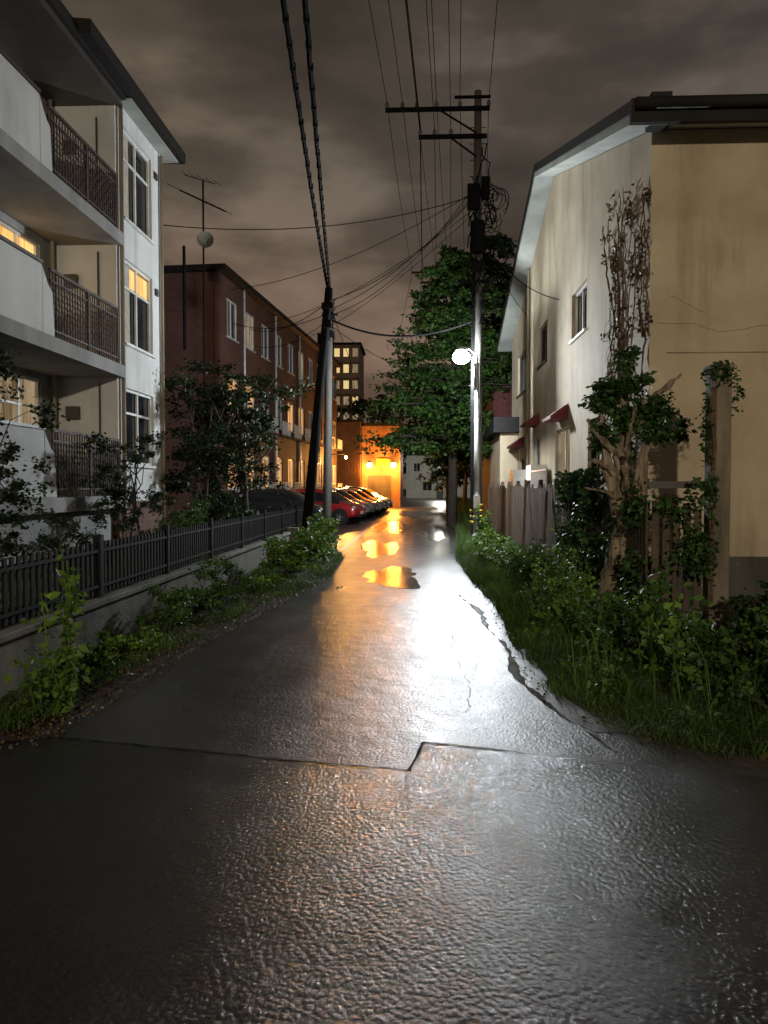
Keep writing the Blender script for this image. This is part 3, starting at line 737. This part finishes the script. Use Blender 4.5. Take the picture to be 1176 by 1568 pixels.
def layered(name,base,h,z0,rmax,n,size,m,rt=.22,pw=.6):
    S=empty(name); mb=MB(); mb.tube([(base[0],base[1],0),(base[0]+.1,base[1],h*.5),(base[0],base[1],h*.97)],[rt,rt*.6,.04],8); P=[]
    for k in range(n):
        t=rng.uniform(0,1)**.85; z=z0+(h-z0)*t
        rr=rmax*(1-t)**pw*rng.uniform(.4,1.2)+.2; a=rng.uniform(0,2*np.pi)
        e=np.array([base[0]+math.cos(a)*rr,base[1]+math.sin(a)*rr,z-rr*.12]); b=np.array([base[0],base[1],z-rr*.1])
        if k%2==0: mb.tube([tuple(b),tuple((b+e)/2+np.array([0,0,.12])),tuple(e)],[.05*(1-t)+.015,.03*(1-t)+.01,.008],4)
        for q in (.5,.75,.95):
            c=b+(e-b)*q+rng.normal(size=3)*.1; wd=.2+rr*.14*rng.uniform(.6,1.3)
            P.append(blob(c,(wd,wd,wd*.38),int(40*rng.uniform(.5,1.3)),.1))
    mb.make('trunk','barkd',S,True); leaves('foliage',np.concatenate(P),size,m,S,droop=.35,wr=.6)
layered('broadleaf_tree',(1.35,31.0,0),11.0,3.2,3.3,320,.17,'l_con')
layered('broadleaf_tree',(3.5,36.5,0),13.2,3.0,3.2,210,.22,'l_dark',pw=.4)
tree('roadside_tree',(1.9,48,0),7,1.6,(2.2,6),8,60,.55,60,.22,'l_green',r0=.18)
tree('roadside_tree',(-7,95,0),12,5,(5,12),10,90,1.3,50,.5,'l_dark',r0=.3)
tree('roadside_tree',(-2.5,112,0),11,4,(4,10),10,80,1.2,50,.5,'l_dark',r0=.3)
tree('roadside_tree',(-14,98,0),12,5,(5,11),10,80,1.3,50,.5,'l_dark',r0=.3)
tree('roadside_tree',(6,80,0),9,3.5,(2,9),10,80,1.0,50,.4,'l_dark',r0=.3)
tree('roadside_tree',(3.6,60,0),8,2.2,(1.5,8),10,80,.7,60,.3,'l_dark',r0=.2)

# ------------------------------------------------------------------ poles
U=empty('utility_pole'); px,py=1.66,22.0
MB().tube([(px,py,-.1),(px,py,6),(px,py,12.65)],[.175,.145,.10],14).make('shaft','pole',U,True)
b1=MB(); 
for k in range(4): b1.tube([(px,py,.55+k*.16),(px,py,.63+k*.16)],.181,14)
b1.make('yellow_bands','yellow',U,True); b1=MB()
for k in range(4): b1.tube([(px,py,.63+k*.16),(px,py,.71+k*.16)],.180,14)
b1.make('black_bands','black',U,True)
cr=MB().box(-.93,1.98,py-.18,py-.10,12.06,12.17).box(.0,1.9,py-.18,py-.10,11.30,11.41).box(1.0,2.0,py-.18,py-.1,12.4,12.46)
cr.tube([(.6,py-.14,12.08),(1.6,py-.14,11.45)],.03,5).tube([(.9,py-.14,11.32),(1.6,py-.14,10.8)],.03,5)
cr.box(1.1,2.2,py-.2,py-.1,7.3,7.38)
cr.make('crossarms','cable',U)
ii=MB(); tops=[-.88,-.45,-.05,.5,1.15,1.95]; lows=[.05,.45,.9]
for x in tops: ii.tube([(x,py-.14,12.17),(x,py-.14,12.25),(x,py-.14,12.33)],[.045,.06,.03],8)
for x in lows: ii.tube([(x,py-.14,11.41),(x,py-.14,11.5),(x,py-.14,11.56)],[.045,.06,.03],8)
ii.make('insulators','pole',U,True)
tb=MB().tube([(px-.02,py-.3,8.1),(px-.02,py-.3,8.95)],.2,12).box(px-.3,px+.05,py-.32,py-.15,9.3,10.0).box(px+.1,px+.32,py-.3,py-.1,9.6,10.2).box(px-.2,px+.2,py-.25,py-.1,7.6,7.9)
tb.make('transformer_boxes','cable',U,bevel=.02)
lo=MB()
for k in range(22):
    c=np.array([px+rng.uniform(.1,.6),py-.25+rng.uniform(-.1,.1),9.35+rng.uniform(-.5,.45)]); r=rng.uniform(.15,.38); a0=rng.uniform(0,6)
    pts=[(c[0]+r*math.cos(a0+t)*.8,c[1]+.05*math.sin(t*2),c[2]+r*math.sin(a0+t)) for t in np.linspace(0,rng.uniform(3.5,6.5),14)]; lo.tube(pts,.013,4)
for k in range(26):
    x0=px+rng.uniform(-.35,.4); z=rng.uniform(6.0,10.5)
    lo.tube(walkpts((x0,py-.2,z),(px+rng.uniform(-.2,.3),py-.2,z+rng.uniform(.5,1.4)),5,.07),.018,4)
for z in np.arange(2.2,11.9,.45): lo.tube([(px-.22,py,z),(px+.22,py,z)],.012,4)
for k in range(3): lo.tube([(px-.17+k*.03,py-.16,1),(px-.15+k*.03,py-.15,8)],.018,5)
lo.make('cable_coils_and_steps','cable',U)
def simplepole(name,x,y,h,r,m,arms=()):
    S=empty(name); MB().tube([(x,y,-.1),(x,y,h)],[r,r*.65],12).make('shaft',m,S,True)
    a=MB()
    for (x0,x1,z) in arms: a.box(x0,x1,y-.15,y-.07,z,z+.1)
    if arms: a.make('crossarms','black',S)
simplepole('utility_pole',3.1,38.5,13.2,.17,'pole',((-.35,3.3,12.1),(.1,3.3,11.6)))
simplepole('utility_pole',-2.0,85,10,.16,'pole',((-3,-1,9.2),))
S=empty('utility_pole'); MB().tube([(-2.98,25,-.1),(-2.86,25,7.85)],[.15,.10],12).make('shaft','pole',S,True)
a=MB().box(-3.1,-2.6,24.86,24.94,7.1,7.17).box(-3.05,-2.7,24.84,24.95,6.4,6.6)
for k in range(10): a.tube(walkpts((-2.87+rng.uniform(-.2,.2),24.85,6.2+rng.uniform(0,1.3)),(-2.87+rng.uniform(-.25,.25),24.85,6.2+rng.uniform(0,1.5)),4,.08),.018,4)
a.make('fittings','cable',S)
S=empty('leaning_pole'); MB().tube([(-2.95,19.9,-.1),(-2.32,20.1,6.75)],[.14,.10],12).make('shaft','cable',S,True)
MB().box(-2.5,-2.2,19.95,20.2,6.2,6.35).box(-2.45,-2.25,19.9,20.0,5.7,5.9).make('fittings','cable',S)

# wires
def wire(mb,p0,p1,sag,r,n=26,j=0):
    p0=np.array(p0,float); p1=np.array(p1,float)
    pts=[]
    for k in range(n+1):
        t=k/n; p=p0+(p1-p0)*t; p[2]-=4*sag*t*(1-t); 
        if j: p=p+rng.normal(size=3)*j
        pts.append(tuple(p))
    mb.tube(pts,r,4)
PL=empty('power_lines'); mb=MB()
for x in tops: wire(mb,(x,21.86,12.33),(x-1.6-.05*x,-12,12.6),.25,.009)
for x in lows: wire(mb,(x,21.86,11.56),(x-1.7,-12,11.6),.3,.009 if x>.1 else .026)
far=[-.3,.3,.9,1.5,2.3,3.2]
for x,xf in zip(tops,far): wire(mb,(x,21.86,12.33),(xf,38.4,12.2),.35,.009)
for x,xf in zip(lows,(.2,.9,1.6)): wire(mb,(x,21.86,11.56),(xf,38.4,11.7),.35,.010 if x>.1 else .018)
for x in far: wire(mb,(x,38.4,12.2),(x-4,85,9.3),.5,.01)
mb.make('wires','cable',PL)
TL=empty('telephone_cables'); mb=MB()
def sp(mb,p0,p1,sag,r):
    wire(mb,p0,p1,sag,r,90,.004)
    wire(mb,(p0[0],p0[1],p0[2]+.05),(p1[0],p1[1],p1[2]+.05),sag,.014,30)
    for k in range(1,75):
        t=k/75; p=np.array(p0)+(np.array(p1)-np.array(p0))*t; p[2]-=4*sag*t*(1-t)
        mb.box(p[0]-r*1.1,p[0]+r*1.1,p[1]-.02,p[1]+.02,p[2]-r*1.1,p[2]+.06)
sp(mb,(-2.85,24.9,7.6),(.3,-14,8.6),.85,.034)
sp(mb,(-2.80,24.9,7.5),(.85,-14,8.6),.80,.034)
wire(mb,(-2.85,24.9,7.0),(1.6,22,6.3),.5,.03)
mb.make('cables','cable',TL)
SD=empty('service_drops'); mb=MB()
for (p1,s_) in (((-7.5,30.5,9.4),.5),((-6.2,17.5,7.6),.45),((-2.85,24.9,7.3),.4),((-2.9,24.9,7.1),.6),((-7.2,35,9.0),.6),((-6.6,40,9.0),.5),((-2.3,20,6.4),.4)):
    wire(mb,(1.5,21.9,10.0-random.random()*.8),p1,s_,.012)
for (p0,p1) in (((-2.85,24.9,7.2),(-7.5,31,8.2)),((-2.85,24.9,7.0),(-7.2,34,7.8)),((-2.3,20,6.4),(-6.5,29.8,7.7)),((-2.85,24.9,6.8),(1.0,38.4,7.0)),((1.7,21.9,8.6),(3.4,18.5,6.0)),((1.7,21.9,9.0),(3.4,24,6.8)),((1.7,21.9,9.3),(2.9,38.4,8.6)),((-2.85,24.9,7.4),(-3,60,6.5))):
    wire(mb,p0,p1,.35,.012)
mb.make('wires','cable',SD)

# street lamps (lit)
def streetlamp(name,x,y,h,dx,dy,lm,power,colr,blocker=0,gr=.21):
    S=empty(name)
    MB().tube([(x,y,-.05),(x,y,h)],[.085,.06],12).make('post','galv',S,True)
    MB().tube([(x,y,0),(x,y,.25)],.12,12).box(x-.09,x+.09,y-.12,y-.06,1.0,1.35).make('base_collar','galv',S)
    MB().tube([(x,y,h-.05),(x,y,h+.2),(x+dx*.5,y+dy*.5,h+.38),(x+dx,y+dy,h+.40)],.035,8).make('arm','galv',S,True)
    c=(x+dx,y+dy,h)
    MB().tube([(c[0],c[1],c[2]+.44),(c[0],c[1],c[2]+.40),(c[0],c[1],c[2]+.33)],[.05,.12,.18],14).make('hood','galv',S,True)
    MB().sphere((c[0],c[1],c[2]+.14),gr,18,12,(1.15,1,.9)).make('globe',lm,S,True)
    plight('lamp_light',(c[0],c[1],c[2]-.24),power,colr,.18,S)
    if blocker: MB().box(c[0]+.30,c[0]+.31,c[1]-.5,c[1]+.35,h-.68,h+.1).make('added_light_blocker','black',S)  # added plate beside the lamp, blocks its light from the house gable
streetlamp('street_lamp',1.62,21.4,5.0,-.44,-.12,'lamp',2900,(.88,.95,1.0),1)
streetlamp('street_lamp',1.5,-13.0,6.2,-.5,.3,'lampb',7000,(1,.86,.64))

# TV antenna with dish
A=empty('tv_antenna'); mb=MB().tube([(-6.7,24,0),(-6.7,24,11.1)],.03,6)
mb.tube([(-7.5,24.2,10.9),(-5.9,23.6,10.0)],.014,5); mb.tube([(-7.3,24,11.3),(-6.3,24,11.0)],.012,5)
for t in np.linspace(0,1,9):
    x=-7.5+1.6*t; z=10.9-.9*t; l=.45-.2*t; mb.tube([(x-l*.6,24.2-.6*t-l,z+.05),(x+l*.6,24.2-.6*t+l,z)],.010,4)
for t in np.linspace(0,1,5):
    x=-7.3+1*t; mb.tube([(x,23.7,11.3-.3*t),(x+.1,24.3,11.35-.3*t)],.010,4)
mb.tube([(-7.5,24.6,6),(-7.5,24.6,9.3)],.05,6)
mb.make('mast_and_elements','cable',A)
dd=MB(); c=Vector((-6.6,23.85,9.2))
rings=[(0,0),(.12,.02),(.2,.06),(.26,.1)]; n=16; ax=Vector((.25,-.95,.25)).normalized(); u_=ax.cross(Vector((0,0,1))).normalized(); v_=u_.cross(ax)
idx=[]
for r_,d_ in rings:
    row=[]
    for k in range(n):
        t=2*math.pi*k/n; p=c+u_*math.cos(t)*r_+v_*math.sin(t)*r_*1.1+ax*d_; row.append(len(dd.v)); dd.v.append(tuple(p))
    idx.append(row)
for a_,b_ in zip(idx[:-1],idx[1:]):
    for k in range(n): dd.f.append((a_[k],a_[(k+1)%n],b_[(k+1)%n],b_[k]))
dd.tube([c+v_*-.25,c+ax*.35],.012,4); dd.make('dish','conc',A,True)

# ------------------------------------------------------------------ cars
def carmat(n,c): 
    m=mat(n,c,tuple(x*.9 for x in c),2,.18,.25); m.node_tree.nodes['Principled BSDF'].inputs['Coat Weight'].default_value=.6; return m
CM=[carmat('paint_black',(.012,.013,.016)),carmat('paint_red',(.36,.015,.02)),carmat('paint_white',(.62,.62,.6)),carmat('paint_silver',(.34,.35,.36)),carmat('paint_white',(.6,.6,.6)),carmat('paint_grey',(.1,.1,.11)),carmat('paint_silver',(.4,.4,.4))]
def car(x,y,rz,paint,tall=1.0):
    C=empty('parked_car',(x,y,0),rz)
    st=[(-1.92,.40,.72,.76,.70),(-1.86,.28,.92,.99,.78),(-1.62,.22,.95,1.36,.82),(-1.2,.2,.94,1.48,.84),(-.5,.2,.93,1.52,.845),(.1,.2,.92,1.50,.845),(.5,.2,.91,1.40,.84),(.85,.2,.90,1.17,.84),(1.15,.2,.89,.95,.83),(1.6,.22,.80,.84,.80),(1.84,.28,.66,.70,.74),(1.93,.38,.54,.57,.64)]
    V=[];Fc=[];mi=[]
    for (a,zb,zm,zt,w_) in st:
        zt=zm+(zt-zm)*tall; g_=zt-zm; k=min(1,g_/.5); wr=w_*(.96-.2*k)
        half=[(w_*.88,zb),(w_,zb+.12),(w_*1.01,(zb+zm)/2+.03),(w_*.97,zm),(wr,zt-.05*k-.005),(wr*.8,zt),(wr*.4,zt+.015)]
        ring=half+[(-p,q) for p,q in half[::-1]]
        for p,q in ring: V.append((a,p,q))
    m_=14
    for i in range(len(st)-1):
        for j in range(m_):
            Fc.append((i*m_+j,i*m_+(j+1)%m_,(i+1)*m_+(j+1)%m_,(i+1)*m_+j))
            gl=(j in(3,9) and 2<=i<=7) or (j in (4,5,6,7,8) and i in (6,7)) or (j in (4,5,6,7,8) and i==1) 
            mi.append(1 if gl else 0)
    Fc.append(tuple(range(m_))[::-1]); mi.append(0); Fc.append(tuple((len(st)-1)*m_+j for j in range(m_))); mi.append(0)
    me=bpy.data.meshes.new('car_body'); me.from_pydata(V,[],Fc); me.materials.append(paint); me.materials.append(M['cglass']); me.polygons.foreach_set('material_index',mi); me.polygons.foreach_set('use_smooth',[True]*len(Fc)); me.update()
    o=bpy.data.objects.new('body',me); col.objects.link(o); o.parent=C; sm=o.modifiers.new('s','SUBSURF'); sm.levels=1; sm.render_levels=1
    wh=MB(); rim=MB(); ar=MB(); tr=MB()
    for wx in (-1.22,1.2):
        for s_ in (-1,1):
            ar.tube([(wx,s_*.6,.31),(wx,s_*.848,.31)],.37,18); wh.tube([(wx,s_*.66,.3),(wx,s_*.84,.3),(wx,s_*.862,.3)],[.3,.3,.27],20)
            rim.tube([(wx,s_*.84,.3),(wx,s_*.866,.3)],.19,16)
            for k in range(5): 
                t=k*1.2566; tr.tube([(wx,s_*.868,.3),(wx+.16*math.cos(t),s_*.868,.3+.16*math.sin(t))],.025,4)
    ar.make('wheel_arches','tyre',C); wh.make('tyres','tyre',C,True); rim.make('rims','tyre',C); tr.make('spokes','alloy',C)
    for s_ in (-1,1):
        MB().sphere((1.72,s_*.58,.70),.15,12,8,(.9,.9,.5)).make('headlight','lightc',C,True)
        MB().sphere((-1.80,s_*.64,.88),.13,12,8,(.5,.7,1.2)).make('tail_light','tail',C,True)
        MB().sphere((.62,s_*.93,.98),.1,10,7,(.6,1,.7)).make('mirror',paint,C,True)
        MB().box(-.15,-.13,s_*.845,s_*.858,.35,.9).box(-1.0,-.98,s_*.845,s_*.858,.5,.9).make('door_seam','tyre',C)
        MB().box(-.3,-.18,s_*.86,s_*.875,.78,.81).make('door_handle','alloy',C)
    MB().box(1.915,1.94,-.17,.17,.42,.55).box(-1.94,-1.91,-.17,.17,.5,.63).make('number_plates','plate',C)
    MB().box(1.88,1.925,-.45,.45,.32,.40).make('grille','tyre',C)
for i,(x,y,r,t) in enumerate([(-5.4,30.5,-8,1),(-4.25,33.6,-16,1),(-4.2,36.8,-13,1.1),(-4.0,40.0,-10,1),(-3.8,43.2,-9,1),(-3.7,46.4,-9,1.15),(-3.6,49.6,-9,1)]):
    car(x,y,R(r),CM[i],t)
S=empty('traffic_cone'); MB().tube([(-2.0,57,0),(-2.0,57,.06)],.2,10).tube([(-2.0,57,.06),(-2.0,57,.7)],[.14,.03],10).make('cone','red',S,True)

# ------------------------------------------------------------------ night sky
w=bpy.data.worlds.new('World'); scene.world=w; w.use_nodes=True; nt=NT(w); bg=nt.n['Background']
tc=nt.add('ShaderNodeTexCoord').outputs['Generated']
v=mapping(nt,tc,(1.4,1.4,3.6))
n=noise(nt,2.3,7,v,.52)
cl=ramp(nt,n,[(.34,(.046,.038,.030)),(.5,(.080,.064,.050)),(.64,(.160,.128,.100))])
sx=nt.add('ShaderNodeSeparateXYZ'); nt.ln(tc,sx.inputs[0])
gr=ramp(nt,sx.outputs[2],[(0,(1.7,1.3,1.15)),(.12,(1.5,1.22,1.1)),(.35,(1,1,1)),(.7,(.78,.77,.78))])
lr=ramp(nt,math_(nt,'ADD',sx.outputs[0],.5),[(0,(1.3,1.22,1.12)),(.5,(1.05,1.05,1.05)),(1,(.75,.78,.85))])
nt.ln(mix(nt,1.0,mix(nt,1.0,cl,gr,'MULTIPLY'),lr,'MULTIPLY'),bg.inputs['Color']); bg.inputs['Strength'].default_value=.95

# ------------------------------------------------------------------ camera
cd=bpy.data.cameras.new('camera'); cam=bpy.data.objects.new('camera',cd); col.objects.link(cam)
cam.location=(0,0,1.6); cam.rotation_euler=(R(90-1.9),0,R(2.53)); cd.sensor_fit='VERTICAL'; cd.sensor_height=36; cd.lens=27.05
cd.clip_end=1500; cd.clip_start=.05
scene.camera=cam
scene.view_settings.view_transform='Standard'; scene.view_settings.look='None'; scene.view_settings.exposure=0
